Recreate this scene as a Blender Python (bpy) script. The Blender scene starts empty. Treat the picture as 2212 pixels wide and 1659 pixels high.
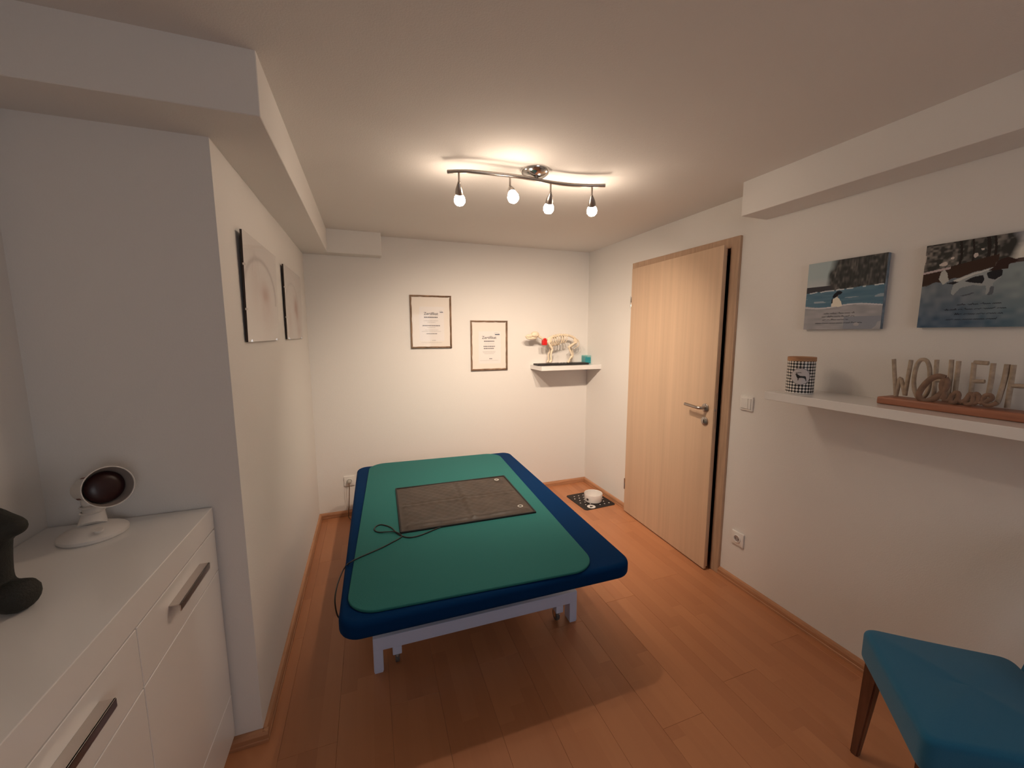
import bpy, bmesh, math, random
import numpy as np
from mathutils import Vector, Matrix
random.seed(7)
S = bpy.context.scene
COL = S.collection
PI = math.pi

# ---------------------------------------------------------------- camera, world, exposure
W, H = 2212, 1659
FPX, YAW, PITCH, ROLL, CAMZ = 852.64, .3483, -.1271, -.0012, 1.4924
_f = Vector((math.sin(YAW)*math.cos(PITCH), math.cos(YAW)*math.cos(PITCH), math.sin(PITCH)))
_r = Vector((math.cos(YAW), -math.sin(YAW), 0)); _u = _r.cross(_f)
c_, s_ = math.cos(ROLL), math.sin(ROLL)
CR, CU, CF = c_*_r + s_*_u, -s_*_r + c_*_u, _f
CAM0 = Vector((0, 0, CAMZ))
cd = bpy.data.cameras.new('camera'); cam = bpy.data.objects.new('camera', cd); COL.objects.link(cam)
cd.sensor_fit = 'HORIZONTAL'; cd.sensor_width = 36; cd.lens = 36*FPX/W; cd.clip_start = .02
m = Matrix.Identity(4)
for i in range(3):
    m[i][0], m[i][1], m[i][2], m[i][3] = CR[i], CU[i], -CF[i], CAM0[i]
cam.matrix_world = m
S.camera = cam
wd = bpy.data.worlds.new('dusk_sky'); S.world = wd; wd.use_nodes = True
bg = wd.node_tree.nodes['Background']; bg.inputs[0].default_value = (.96, .92, .95, 1); bg.inputs[1].default_value = 4.0
vs = S.view_settings
vs.view_transform = 'Standard'; vs.look = 'None'; vs.exposure = 0.10; vs.gamma = 1; vs.use_curve_mapping = False
S.cycles.use_denoising = True
S.cycles.sample_clamp_indirect = 4.0
S.cycles.max_bounces = 7; S.cycles.diffuse_bounces = 4; S.cycles.glossy_bounces = 3; S.cycles.transmission_bounces = 3
S.cycles.use_adaptive_sampling = True; S.cycles.adaptive_threshold = .08
BULB = 70.0                                   # radiance of one lamp bulb
BULBCOL = (1.0, .80, .62)
SPOT = 49.0                                    # beam of one reflector bulb (W)

def px(x, y, ax, val):
    """photo pixel -> point on the plane ax=val"""
    d = CF + (x-W/2)/FPX*CR - (y-H/2)/FPX*CU
    i = 'XYZ'.index(ax)
    return CAM0 + d*((val-CAM0[i])/d[i])

# ---------------------------------------------------------------- materials
MATS = {}
def mat(name, col, rough=.6, metal=0, noise=None, bump=None, spec=.5, coat=0, trans=0, emit=None, sheen=0):
    """noise=(scale, amount, stretch) colour variation; bump=(scale, strength)"""
    if name in MATS: return MATS[name]
    M = bpy.data.materials.new(name); M.use_nodes = True; MATS[name] = M
    nt = M.node_tree; N = nt.nodes; b = N['Principled BSDF']
    b.inputs['Base Color'].default_value = (*col, 1); b.inputs['Roughness'].default_value = rough
    b.inputs['Metallic'].default_value = metal; b.inputs['Specular IOR Level'].default_value = spec
    b.inputs['Coat Weight'].default_value = coat; b.inputs['Transmission Weight'].default_value = trans
    if sheen: b.inputs['Sheen Weight'].default_value = sheen
    if emit:
        b.inputs['Emission Color'].default_value = (*emit[0], 1); b.inputs['Emission Strength'].default_value = emit[1]
    if noise or bump:
        tc = N.new('ShaderNodeTexCoord')
    if noise:
        mp = N.new('ShaderNodeMapping'); mp.inputs['Scale'].default_value = noise[2] if len(noise) > 2 else (1, 1, 1)
        nt.links.new(tc.outputs['Object'], mp.inputs[0])
        n = N.new('ShaderNodeTexNoise'); n.inputs['Scale'].default_value = noise[0]; n.inputs['Detail'].default_value = 6
        nt.links.new(mp.outputs[0], n.inputs['Vector'])
        r = N.new('ShaderNodeValToRGB')
        a = noise[1]
        r.color_ramp.elements[0].position = .3; r.color_ramp.elements[1].position = .7
        r.color_ramp.elements[0].color = (*[max(0, c*(1-a)) for c in col], 1)
        r.color_ramp.elements[1].color = (*[min(1, c*(1+a)) for c in col], 1)
        nt.links.new(n.outputs['Fac'], r.inputs[0]); nt.links.new(r.outputs[0], b.inputs['Base Color'])
    if bump:
        n2 = N.new('ShaderNodeTexNoise'); n2.inputs['Scale'].default_value = bump[0]; n2.inputs['Detail'].default_value = 4
        nt.links.new(tc.outputs['Object'], n2.inputs['Vector'])
        bp = N.new('ShaderNodeBump'); bp.inputs['Strength'].default_value = bump[1]; bp.inputs['Distance'].default_value = .004
        nt.links.new(n2.outputs['Fac'], bp.inputs['Height']); nt.links.new(bp.outputs[0], b.inputs['Normal'])
    return M

def thin_glass(name, tint=(1, 1, 1), refl=.02, rough=.03):
    M = bpy.data.materials.new(name); M.use_nodes = True; nt = M.node_tree; N = nt.nodes; N.remove(N['Principled BSDF'])
    t = N.new('ShaderNodeBsdfTransparent'); t.inputs[0].default_value = (*tint, 1)
    g = N.new('ShaderNodeBsdfGlossy'); g.inputs['Roughness'].default_value = rough
    lw = N.new('ShaderNodeLayerWeight'); lw.inputs['Blend'].default_value = .22
    ml = N.new('ShaderNodeMath'); ml.operation = 'MULTIPLY_ADD'; ml.inputs[1].default_value = .32; ml.inputs[2].default_value = refl*.5
    nt.links.new(lw.outputs['Fresnel'], ml.inputs[0])
    mx = N.new('ShaderNodeMixShader'); nt.links.new(ml.outputs[0], mx.inputs[0]); nt.links.new(t.outputs[0], mx.inputs[1]); nt.links.new(g.outputs[0], mx.inputs[2])
    nt.links.new(mx.outputs[0], N['Material Output'].inputs[0]); MATS[name] = M; return M
GLASS = thin_glass('picture_glass'); JGLASS = thin_glass('jar_glass', (.8, .95, .95)); WGLASS = thin_glass('window_glass', (.95, .97, .97))
WHITE = mat('wall_paint', (.80, .775, .745), .9, bump=(260, .18), spec=.2)
CEIL = mat('ceiling_paint', (.77, .74, .71), .92, bump=(220, .2), spec=.15)
LACQ = mat('white_lacquer', (.82, .80, .78), .22, coat=.3)
PLAST = mat('white_plastic', (.80, .78, .75), .35)
STEEL = mat('brushed_steel', (.42, .38, .35), .32, 1, noise=(300, .08, (1, 1, .05)))
CHROME = mat('chrome', (.72, .70, .68), .15, 1)
POWDER = mat('white_powder_coat', (.56, .65, .90), .4)
BLACK = mat('black_plastic', (.012, .011, .011), .5)
DARK = mat('dark_void', (.01, .009, .008), .9)
BEECHF = mat('beech_frame', (.50, .335, .225), .5, noise=(18, .12, (3, 3, .25)))
BEECHL = mat('beech_veneer', (.62, .435, .295), .45, noise=(7, .07, (4, 4, .10)))
SKIRT = mat('skirting_beech', (.46, .225, .115), .45, noise=(20, .15, (.3, .3, 3)))

def laminate():
    M = bpy.data.materials.new('beech_laminate'); M.use_nodes = True
    nt = M.node_tree; N = nt.nodes; L = nt.links; b = N['Principled BSDF']
    b.inputs['Roughness'].default_value = .38; b.inputs['Specular IOR Level'].default_value = .4
    tc = N.new('ShaderNodeTexCoord'); oi = N.new('ShaderNodeObjectInfo')
    sp = N.new('ShaderNodeSeparateXYZ'); L.new(tc.outputs['Object'], sp.inputs[0])
    def math_(op, a, bb):
        n = N.new('ShaderNodeMath'); n.operation = op
        for i, v in enumerate((a, bb)):
            if isinstance(v, (int, float)): n.inputs[i].default_value = v
            else: L.new(v, n.inputs[i])
        return n.outputs[0]
    strip = math_('FLOOR', math_('DIVIDE', sp.outputs['X'], .0645), 0)
    off = math_('MULTIPLY', math_('ADD', strip, math_('MULTIPLY', oi.outputs['Random'], 7.3)), .37)
    seg = math_('FLOOR', math_('DIVIDE', math_('ADD', sp.outputs['Y'], off), .43), 0)
    cv = N.new('ShaderNodeCombineXYZ'); L.new(strip, cv.inputs[0]); L.new(seg, cv.inputs[1]); L.new(math_('MULTIPLY', oi.outputs['Random'], 97.), cv.inputs[2])
    wn = N.new('ShaderNodeTexWhiteNoise'); wn.noise_dimensions = '3D'; L.new(cv.outputs[0], wn.inputs['Vector'])
    mp = N.new('ShaderNodeMapping'); mp.inputs['Scale'].default_value = (42, 2.2, 1); L.new(tc.outputs['Object'], mp.inputs[0])
    ad = N.new('ShaderNodeVectorMath'); ad.operation = 'ADD'; L.new(mp.outputs[0], ad.inputs[0])
    sc = N.new('ShaderNodeVectorMath'); sc.operation = 'SCALE'; sc.inputs['Scale'].default_value = 31; L.new(cv.outputs[0], sc.inputs[0]); L.new(sc.outputs[0], ad.inputs[1])
    gn = N.new('ShaderNodeTexNoise'); gn.inputs['Scale'].default_value = 1; gn.inputs['Detail'].default_value = 5; L.new(ad.outputs[0], gn.inputs['Vector'])
    mix = math_('ADD', math_('MULTIPLY', wn.outputs['Value'], .62), math_('MULTIPLY', gn.outputs['Fac'], .45))
    r = N.new('ShaderNodeValToRGB'); e = r.color_ramp.elements
    e[0].position = .1; e[0].color = (.42, .172, .080, 1); e[1].position = .95; e[1].color = (.52, .228, .108, 1)
    L.new(mix, r.inputs[0]); L.new(r.outputs[0], b.inputs['Base Color'])
    return M
LAM = laminate()

# ---------------------------------------------------------------- mesh helpers
def bm_(): return bmesh.new()
def box(bm, x0, x1, y0, y1, z0, z1, bev=0, seg=2, M=None):
    t = bmesh.new()
    v = [t.verts.new((x, y, z)) for x in (x0, x1) for y in (y0, y1) for z in (z0, z1)]
    for f in ((0, 1, 3, 2), (4, 6, 7, 5), (0, 4, 5, 1), (2, 3, 7, 6), (0, 2, 6, 4), (1, 5, 7, 3)):
        t.faces.new([v[i] for i in f])
    if bev: bmesh.ops.bevel(t, geom=t.edges[:], offset=bev, segments=seg, affect='EDGES', profile=.6)
    join(bm, t, M); return bm
def join(bm, t, M=None):
    if M is not None: bmesh.ops.transform(t, matrix=M, verts=t.verts)
    bmesh.ops.recalc_face_normals(t, faces=t.faces)
    me = bpy.data.meshes.new('t'); t.to_mesh(me); bm.from_mesh(me); bpy.data.meshes.remove(me); t.free()
def lathe(bm, prof, n=32, M=None, cap=True):
    """prof: list of (r,z) from bottom to top around Z"""
    t = bmesh.new(); rings = []
    for r, z in prof:
        if r < 1e-6: rings.append([t.verts.new((0, 0, z))])
        else: rings.append([t.verts.new((r*math.cos(2*PI*i/n), r*math.sin(2*PI*i/n), z)) for i in range(n)])
    for a, b in zip(rings, rings[1:]):
        for i in range(n):
            j = (i+1) % n
            if len(a) == 1 and len(b) > 1: t.faces.new((a[0], b[j], b[i]))
            elif len(b) == 1 and len(a) > 1: t.faces.new((a[i], a[j], b[0]))
            elif len(a) > 1: t.faces.new((a[i], a[j], b[j], b[i]))
    if cap:
        for rg in (rings[0], rings[-1]):
            if len(rg) > 1: t.faces.new(rg)
    join(bm, t, M); return bm
def smooth_path(pts, n=6):
    pts = [Vector(p) for p in pts]
    if len(pts) < 3: return pts
    out = []
    P = [2*pts[0]-pts[1]] + pts + [2*pts[-1]-pts[-2]]
    for i in range(1, len(P)-2):
        a, b, c, d = P[i-1:i+3]
        for k in range(n):
            t = k/n
            out.append(.5*((2*b)+(c-a)*t+(2*a-5*b+4*c-d)*t*t+(3*b-a-3*c+d)*t**3))
    out.append(pts[-1]); return out
def tube(bm, pts, r, n=8, smooth=6, flat=None):
    """round tube along pts; r number or list; flat=(axis vector, factor) squashes the section along an axis"""
    p = smooth_path(pts, smooth) if smooth else [Vector(q) for q in pts]
    k = len(p)
    if isinstance(r, (int, float)): rr = [r]*k
    else: rr = list(np.interp(np.linspace(0, 1, k), np.linspace(0, 1, len(r)), r))
    t = bmesh.new(); rings = []; up = None
    for i in range(k):
        d = (p[min(i+1, k-1)]-p[max(i-1, 0)])
        d = d.normalized() if d.length > 1e-9 else Vector((0, 0, 1))
        if up is None: up = d.orthogonal().normalized()
        up = (up-d*up.dot(d)); up = up.normalized() if up.length > 1e-6 else d.orthogonal().normalized()
        s = d.cross(up)
        ring = []
        for j in range(n):
            a = 2*PI*j/n
            o = (up*math.cos(a)+s*math.sin(a))*rr[i]
            if flat: ax = Vector(flat[0]); o = o-ax*o.dot(ax)*(1-flat[1])
            ring.append(t.verts.new(p[i]+o))
        rings.append(ring)
    for a, b in zip(rings, rings[1:]):
        for j in range(n): t.faces.new((a[j], a[(j+1) % n], b[(j+1) % n], b[j]))
    t.faces.new(rings[0]); t.faces.new(rings[-1])
    join(bm, t); return bm
def prism(bm, poly, z0, z1, bev=0, seg=3, M=None):
    """extrude a 2-D outline along z"""
    t = bmesh.new()
    f = t.faces.new([t.verts.new((x, y, z0)) for x, y in poly])
    g = bmesh.ops.extrude_face_region(t, geom=[f])
    for v in g['geom']:
        if isinstance(v, bmesh.types.BMVert): v.co.z = z1
    if bev:
        ed = [e for e in t.edges if abs(e.verts[0].co.z-e.verts[1].co.z) < 1e-7]
        bmesh.ops.bevel(t, geom=ed, offset=bev, segments=seg, affect='EDGES', profile=.5)
    join(bm, t, M); return bm
def rrect(w, h, r, n=8):
    out = []
    for cx, cy, a0 in ((w/2-r, h/2-r, 0), (-w/2+r, h/2-r, 90), (-w/2+r, -h/2+r, 180), (w/2-r, -h/2+r, 270)):
        for k in range(n+1):
            a = math.radians(a0+90*k/n); out.append((cx+r*math.cos(a), cy+r*math.sin(a)))
    return out
def ball(bm, c, r, M=None, n=16):
    t = bmesh.new(); bmesh.ops.create_uvsphere(t, u_segments=n, v_segments=n//2+2, radius=1)
    sx = r if isinstance(r, (tuple, list)) else (r, r, r)
    mm = Matrix.Translation(c) @ (M or Matrix.Identity(4)) @ Matrix.Diagonal((*sx, 1))
    join(bm, t, mm); return bm
def link(name, me, m, parent=None, smooth=False):
    o = bpy.data.objects.new(name, me); COL.objects.link(o)
    if m and not me.materials: me.materials.append(m)
    if parent: o.parent = parent
    return o
def obj(name, bm, m, parent=None, smooth=None, loc=None):
    me = bpy.data.meshes.new(name); bm.to_mesh(me); bm.free()
    if smooth is not None:
        me.polygons.foreach_set('use_smooth', [True]*len(me.polygons))
        try: me.set_sharp_from_angle(angle=math.radians(smooth))
        except Exception: pass
    o = link(name, me, m, parent)
    if loc: o.location = loc
    return o
def empty(name, loc=(0, 0, 0), rz=0, parent=None):
    o = bpy.data.objects.new(name, None); COL.objects.link(o); o.location = loc; o.rotation_euler = (0, 0, rz)
    o.empty_display_size = .1
    if parent: o.parent = parent
    return o
def tag(o, label, cat, group=None):
    o['label'] = label; o['category'] = cat
    if group: o['group'] = group
    return o
def struct(o, label=None):
    o['kind'] = 'structure'
    if label: o['label'] = label
    return o
def frame_to(d, up=(0, 0, 1)):
    """rotation matrix whose local Z points along d"""
    z = Vector(d).normalized(); x = Vector(up).cross(z)
    if x.length < 1e-4: x = Vector((1, 0, 0))
    x.normalize(); y = z.cross(x)
    return Matrix((x, y, z)).transposed().to_4x4()
def text_mesh(s, size, align='CENTER'):
    cu = bpy.data.curves.new('t', 'FONT'); cu.body = s; cu.size = size; cu.align_x = align; cu.offset = .0007 if size < .06 else 0
    o = bpy.data.objects.new('t', cu); COL.objects.link(o)
    me = bpy.data.meshes.new_from_object(o.evaluated_get(bpy.context.evaluated_depsgraph_get()))
    bpy.data.objects.remove(o); bpy.data.curves.remove(cu)
    return me

# ---------------------------------------------------------------- the room
R, B, L, C = 2.013, 3.3863, -.4283, 2.2528
YC = 1.5261           # return face left of the room
XN = -.925            # wall behind the sideboard
YF = -1.9             # wall behind the camera
ZB, XS, YS = 2.087, -.2511, 1.3395
DY0, DY1, DH = 2.6955, 1.7272, 2.04   # door frame outer edges

fl = struct(obj('floor', box(bm_(), XN-.15, R+1.3, YF-.15, B+.15, -.12, -.008), mat('screed', (.25, .22, .2), .9)),
            'beech coloured laminate floor laid in long boards towards the back wall')
PW, PL = .1935, 1.29
pm = bpy.data.meshes.new('plank'); _b = box(bm_(), 0, PW-.0004, 0, PL-.0004, -.008, 0, .0007, 1); _b.to_mesh(pm); _b.free(); pm.materials.append(LAM)
i = 0; x = XN-.02
while x < R+.0:
    y = YF - .02 - ((i*.47) % 1)*PL
    while y < B:
        o = link('plank', pm, LAM, fl); o.location = (x, y, 0)
        y += PL
    x += PW; i += 1
struct(obj('ceiling', box(bm_(), XN-.15, R+1.3, YF-.15, B+.15, C, C+.15), CEIL), 'white ceiling over the whole room')
struct(obj('wall_back', box(bm_(), XN-.15, R+.15, B, B+.15, -.12, C+.05), WHITE), 'white back wall with two certificates')
struct(obj('wall_left', box(bm_(), XN-.15, L, YC, B, -.12, ZB+.01), WHITE), 'white left wall and its dark return beside the sideboard')
struct(obj('wall_niche', box(bm_(), XN-.15, XN, YF, YC, -.12, C+.05), WHITE), 'white wall behind the sideboard')
bw = bm_(); WT = .16
box(bw, R, R+WT, DY0-.045, B+.15, -.12, C+.05); box(bw, R, R+WT, YF, DY1+.045, -.12, C+.05); box(bw, R, R+WT, DY1+.045, DY0-.045, DH-.045, C+.05)
struct(obj('wall_right', bw, WHITE), 'white right wall with the door opening')
bw = bm_(); WX0, WX1, WZ0, WZ1 = .15, 1.35, .95, 1.98
box(bw, XN-.15, WX0, YF-.2, YF, -.12, C+.05); box(bw, WX1, R+.15, YF-.2, YF, -.12, C+.05); box(bw, WX0, WX1, YF-.2, YF, -.12, WZ0); box(bw, WX0, WX1, YF-.2, YF, WZ1, C+.05)
struct(obj('wall_front', bw, WHITE), 'white wall behind the viewer with the window')
wn = struct(empty('window_1', ((WX0+WX1)/2, YF-.1, WZ0)), 'white framed window behind the viewer')
bw = bm_(); hw, hh = (WX1-WX0)/2, WZ1-WZ0
box(bw, -hw, hw, -.035, .035, 0, .07, .004); box(bw, -hw, hw, -.035, .035, hh-.07, hh, .004)
for a, b in ((-hw, -hw+.07), (hw-.07, hw), (-.05, .05)): box(bw, a, b, -.035, .035, .07, hh-.07, .004)
obj('window_frame', bw, PLAST, wn)
obj('pane', box(bm_(), -hw+.06, hw-.06, -.004, .004, .06, hh-.06), WGLASS, wn)
obj('window_sill', box(bm_(), -hw-.05, hw+.05, .06, .24, -.03, 0, .006), LACQ, wn)
pl = bpy.data.lights.new('window_portal', 'AREA'); pl.shape = 'RECTANGLE'; pl.size = WX1-WX0; pl.size_y = WZ1-WZ0; pl.cycles.is_portal = True
po = bpy.data.objects.new('window_portal', pl); COL.objects.link(po); po.location = ((WX0+WX1)/2, YF-.19, (WZ0+WZ1)/2); po.rotation_euler = (PI/2, 0, 0)
# unlit corridor behind the door
bw = bm_()
box(bw, R+1.15, R+1.3, DY1-.6, B+.15, -.12, C+.05); box(bw, R+WT, R+1.3, DY1-.75, DY1-.6, -.12, C+.05); box(bw, R+WT, R+1.3, B, B+.15, -.12, C+.05)
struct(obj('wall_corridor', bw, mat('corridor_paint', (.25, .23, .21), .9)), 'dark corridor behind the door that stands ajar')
# boxed-in beams under the ceiling
struct(obj('trim_1', box(bm_(), XN-.1, XS, YS, B, ZB, C+.02, .002, 1), WHITE), 'boxed ceiling beam along the left wall')
struct(obj('trim_2', box(bm_(), XS-.02, .128, B-.115, B+.01, ZB-.002, C+.02, .008, 3), WHITE), 'short boxed pipe casing high on the back wall')
struct(obj('trim_3', box(bm_(), 1.8306, R+.02, YF, 1.5909, ZB+.001, C+.02, .002, 1), WHITE), 'boxed ceiling beam above the right wall')
# skirting
def skirt(name, a, b, nrm):
    a, b, nrm = Vector((*a, 0)), Vector((*b, 0)), Vector((*nrm, 0))
    prof = [(0, 0), (.020, 0), (.020, .012), (.0175, .014), (.0175, .030), (.012, .041), (.004, .045), (0, .045)]
    t = bmesh.new(); rs = []
    for p in (a, b): rs.append([t.verts.new(p+nrm*d+Vector((0, 0, z))) for d, z in prof])
    for k in range(len(prof)): t.faces.new((rs[0][k], rs[0][(k+1) % len(prof)], rs[1][(k+1) % len(prof)], rs[1][k]))
    t.faces.new(rs[0]); t.faces.new(rs[1]); bmesh.ops.recalc_face_normals(t, faces=t.faces)
    return struct(obj(name, t, SKIRT), name.replace('_', ' ') + ' of beech coloured moulding')
skirt('baseboard_back', (L, B), (R, B), (0, -1))
skirt('baseboard_left', (L, YC-.012), (L, B), (1, 0))
skirt('baseboard_niche', (XN, YC), (L+.019, YC), (0, -1))
skirt('baseboard_right', (R, DY0), (R, B), (-1, 0))
skirt('baseboard_front', (R, YF), (R, DY1), (-1, 0))

# ---------------------------------------------------------------- door
D = struct(empty('door_1', (R, DY0, 0)), 'light beech door standing slightly ajar')
LOC = lambda p: Vector(p)-Vector((R, DY0, 0))
b = bm_(); ft = .018; cw = .06
yo, yi = 0, DY1-DY0
box(b, -ft, .16, yo-.024, yo, 0, DH, .003); box(b, -ft, .16, yi, yi+cw, 0, DH, .003); box(b, -ft, .16, yi+cw-.002, yo-.024+.002, DH-cw, DH, .003)
box(b, .022, .16, yi+cw-.002, yi+cw+.014, 0, DH-cw); box(b, .022, .16, yo-.045, yo-.022, 0, DH-cw)
obj('door_frame', b, BEECHF, D)
lw = .888; ang = math.radians(2.3)
leaf = empty('door_leaf', LOC((R-.022, 2.668, .008)), ang*-1, D)
leaf.rotation_euler = (0, 0, -ang)
# leaf local: hinge at the origin, leaf runs to -Y, room side is -X
b = bm_(); box(b, -.018, .0, -lw, 0, 0, 1.985, .003, 2); box(b, -.001, .024, -lw+.014, -.014, .004, 1.97, .001, 1)
lf = obj('leaf_panel', b, BEECHL, leaf)
hz = 1.03
b = bm_(); hy = -lw+.062
tube(b, [(-.018, hy, hz), (-.05, hy, hz), (-.062, hy+.010, hz), (-.066, hy+.03, hz), (-.066, hy+.125, hz+.006)], .0095, 12, 5)
lathe(b, [(.026, 0), (.026, .007), (.022, .010), (0, .010)], 28, Matrix.Translation((-.018, hy, hz)) @ Matrix.Rotation(-PI/2, 4, 'Y'))
obj('door_handle', b, STEEL, leaf, 40)
b = bm_(); lathe(b, [(.026, 0), (.026, .007), (.022, .010), (0, .010)], 28, Matrix.Translation((-.018, hy, hz-.083)) @ Matrix.Rotation(-PI/2, 4, 'Y'))
kr = obj('lock_rosette', b, STEEL, leaf, 40)
b = bm_(); tt = rrect(.007, .022, .0034, 4); prism(b, tt, 0, .001, M=Matrix.Translation((-.0282, hy, hz-.083)) @ Matrix.Rotation(-PI/2, 4, 'Y') @ Matrix.Rotation(PI/2, 4, 'Z'))
obj('keyhole', b, BLACK, leaf)
for z in (.235, 1.73):
    b = bm_(); lathe(b, [(.006, -.045), (.006, -.001), (.0054, 0), (.006, .001), (.006, .045)], 14, Matrix.Translation((-.018, -.001, z)))
    obj('hinge', b, STEEL, leaf, 40)
b = bm_(); box(b, .0, .003, -lw-.0006, -lw+.001, hz-.12, hz+.1); box(b, -.012, -.001, -lw-.0008, -lw+.001, hz-.014, hz+.002)
obj('lock_plate', b, STEEL, leaf)

# ---------------------------------------------------------------- ceiling lamp
lamp = tag(empty('ceiling_spot_rail', (.775, 1.812, C)), 'steel ceiling lamp with wavy rail and four lit bulbs', 'ceiling lamp')
LL = lambda p: Vector(p)-Vector((.775, 1.812, C))
b = bm_(); lathe(b, [(0, -.036), (.020, -.035), (.045, -.028), (.062, -.016), (.068, -.004), (.068, 0)], 36); obj('canopy', b, CHROME, lamp, 40)
RAIL = [(.366, 1.846), (.418, 1.823), (.478, 1.806), (.567, 1.797), (.634, 1.792), (.702, 1.790), (.779, 1.797), (.858, 1.803), (.958, 1.798), (1.05, 1.778), (1.119, 1.75)]
ZR = 2.206
b = bm_(); tube(b, [LL((x, y, ZR)) for x, y in RAIL], .0085, 12, 4); tube(b, [LL((.775, 1.80, ZR)), LL((.775, 1.805, C-.03))], .012, 12, 0)
obj('rail', b, STEEL, lamp, 40)
bulbm = mat('lit_bulb', (1, 1, 1), .3, emit=(BULBCOL, BULB))
heads = [((.413, 1.825), (.16, .62, -.77), 1.0), ((.642, 1.792), (-.02, -.60, -.80), .35), ((.852, 1.803), (.18, .66, -.74), 1.0), ((1.060, 1.774), (.38, .58, -.72), .88)]
for (hx, hy_), d, pw in heads:
    d = Vector(d).normalized()
    h = empty('lamp_head', LL((hx, hy_, ZR)), 0, lamp)
    b = bm_(); tube(b, [(0, 0, 0), (0, 0, -.046)], .0045, 10, 0); ball(b, (0, 0, -.047), .007, n=12); obj('stem', b, STEEL, h, 40)
    M = Matrix.Translation((0, 0, -.046)) @ frame_to(d)
    b = bm_(); lathe(b, [(.0, -.002), (.006, 0), (.011, .012), (.0165, .028), (.0185, .042), (.0185, .050), (.0165, .050), (.0155, .042), (.0, .040)], 24, M, cap=False)
    obj('socket', b, STEEL, h, 40)
    b = bm_(); lathe(b, [(.0, .042), (.014, .043), (.0155, .050), (.0175, .056), (.0225, .064), (.0255, .075), (.0245, .087), (.018, .097), (.009, .1015), (0, .1025)], 24, M)
    bo = obj('bulb', b, bulbm, h, 60)
    ld = bpy.data.lights.new('bulb_beam', 'SPOT'); ld.energy = SPOT*pw; ld.color = BULBCOL; ld.spot_size = math.radians(118); ld.spot_blend = 1.0; ld.shadow_soft_size = .022
    lo = bpy.data.objects.new('bulb_beam', ld); COL.objects.link(lo); lo.parent = h
    lo.matrix_local = Matrix.Translation(M @ Vector((0, 0, .128))) @ frame_to(-d)

# ---------------------------------------------------------------- treatment table
T = tag(empty('treatment_table', (.470, 2.21, 0), math.radians(-.9)), 'wide low treatment table with dark blue padded top and white steel frame', 'treatment table')
b = bm_(); prism(b, rrect(1.20, 1.735, .075, 8), .430, .500, .022, 5)
obj('padded_top', b, mat('blue_vinyl', (.0005, .025, .095), .7, bump=(500, .08), spec=.05), T, 35)
def beam(bm, *a): box(bm, *a, .004, 2)
for yb, s in ((-.540, 1), (.56, -1)):
    b = bm_(); beam(b, -.5, .5, yb-.0, yb+.06*1, .108, .170)
    fb = obj('foot_beam', b, POWDER, T)
    for xa in (-.5, .459):
        b = bm_(); beam(b, xa, xa+.041, yb, yb+.06, .006, .112); box(b, xa+.003, xa+.038, yb+.003, yb+.057, 0, .008)
        obj('leg', b, POWDER, T)
    for xa in (-.419, .384):
        b = bm_(); beam(b, xa, xa+.04, yb+.004, yb+.056, .066, .112); st = obj('castor_bracket', b, POWDER, T)
        b = bm_(); lathe(b, [(.0, -.009), (.026, -.009), (.0285, -.006), (.0285, .006), (.026, .009), (0, .009)], 24, Matrix.Translation((xa+.02, yb+.048, .0295)) @ Matrix.Rotation(PI/2, 4, 'Y'))
        obj('castor_wheel', b, mat('grey_rubber', (.10, .10, .10), .5), T, 40)
        b = bm_(); box(b, xa+.008, xa+.011, yb+.03, yb+.058, .02, .066); box(b, xa+.029, xa+.032, yb+.03, yb+.058, .02, .066); ball(b, (xa+.02, yb+.006, .060), .005, n=10)
        obj('castor_fork', b, CHROME, T)
for xa in (-.36, .30):
    b = bm_(); beam(b, xa, xa+.06, -.50, .58, .112, .168); obj('base_rail', b, POWDER, T)
for xa, fl_ in ((-.33, 1), (-.27, -1), (.27, 1), (.21, -1)):
    b = bm_(); M = Matrix.Translation((xa, .02, .27)) @ Matrix.Rotation(math.radians(14*fl_), 4, 'X'); box(b, -.015, .015, -.46, .46, -.025, .025, .004, 2, M)
    obj('lift_arm', b, POWDER, T)
b = bm_()
for xa in (-.42, .37): beam(b, xa, xa+.05, -.52, .62, .385, .430)
for ya in (-.50, .02, .57): beam(b, -.37, .37, ya, ya+.05, .388, .428)
obj('upper_frame', b, POWDER, T)

b = bm_(); prism(b, rrect(1.0, 1.695, .115, 10), 0, .011, .004, 3)
GM = obj('exercise_mat', b, mat('green_foam', (.019, .145, .138), .8, bump=(320, .25), spec=.25), None, 40)
GM.location = (.426, 2.212, .500); GM.rotation_euler = (0, 0, math.radians(-3.1)); tag(GM, 'green rounded exercise mat lying on the blue treatment table', 'mat')

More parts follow.
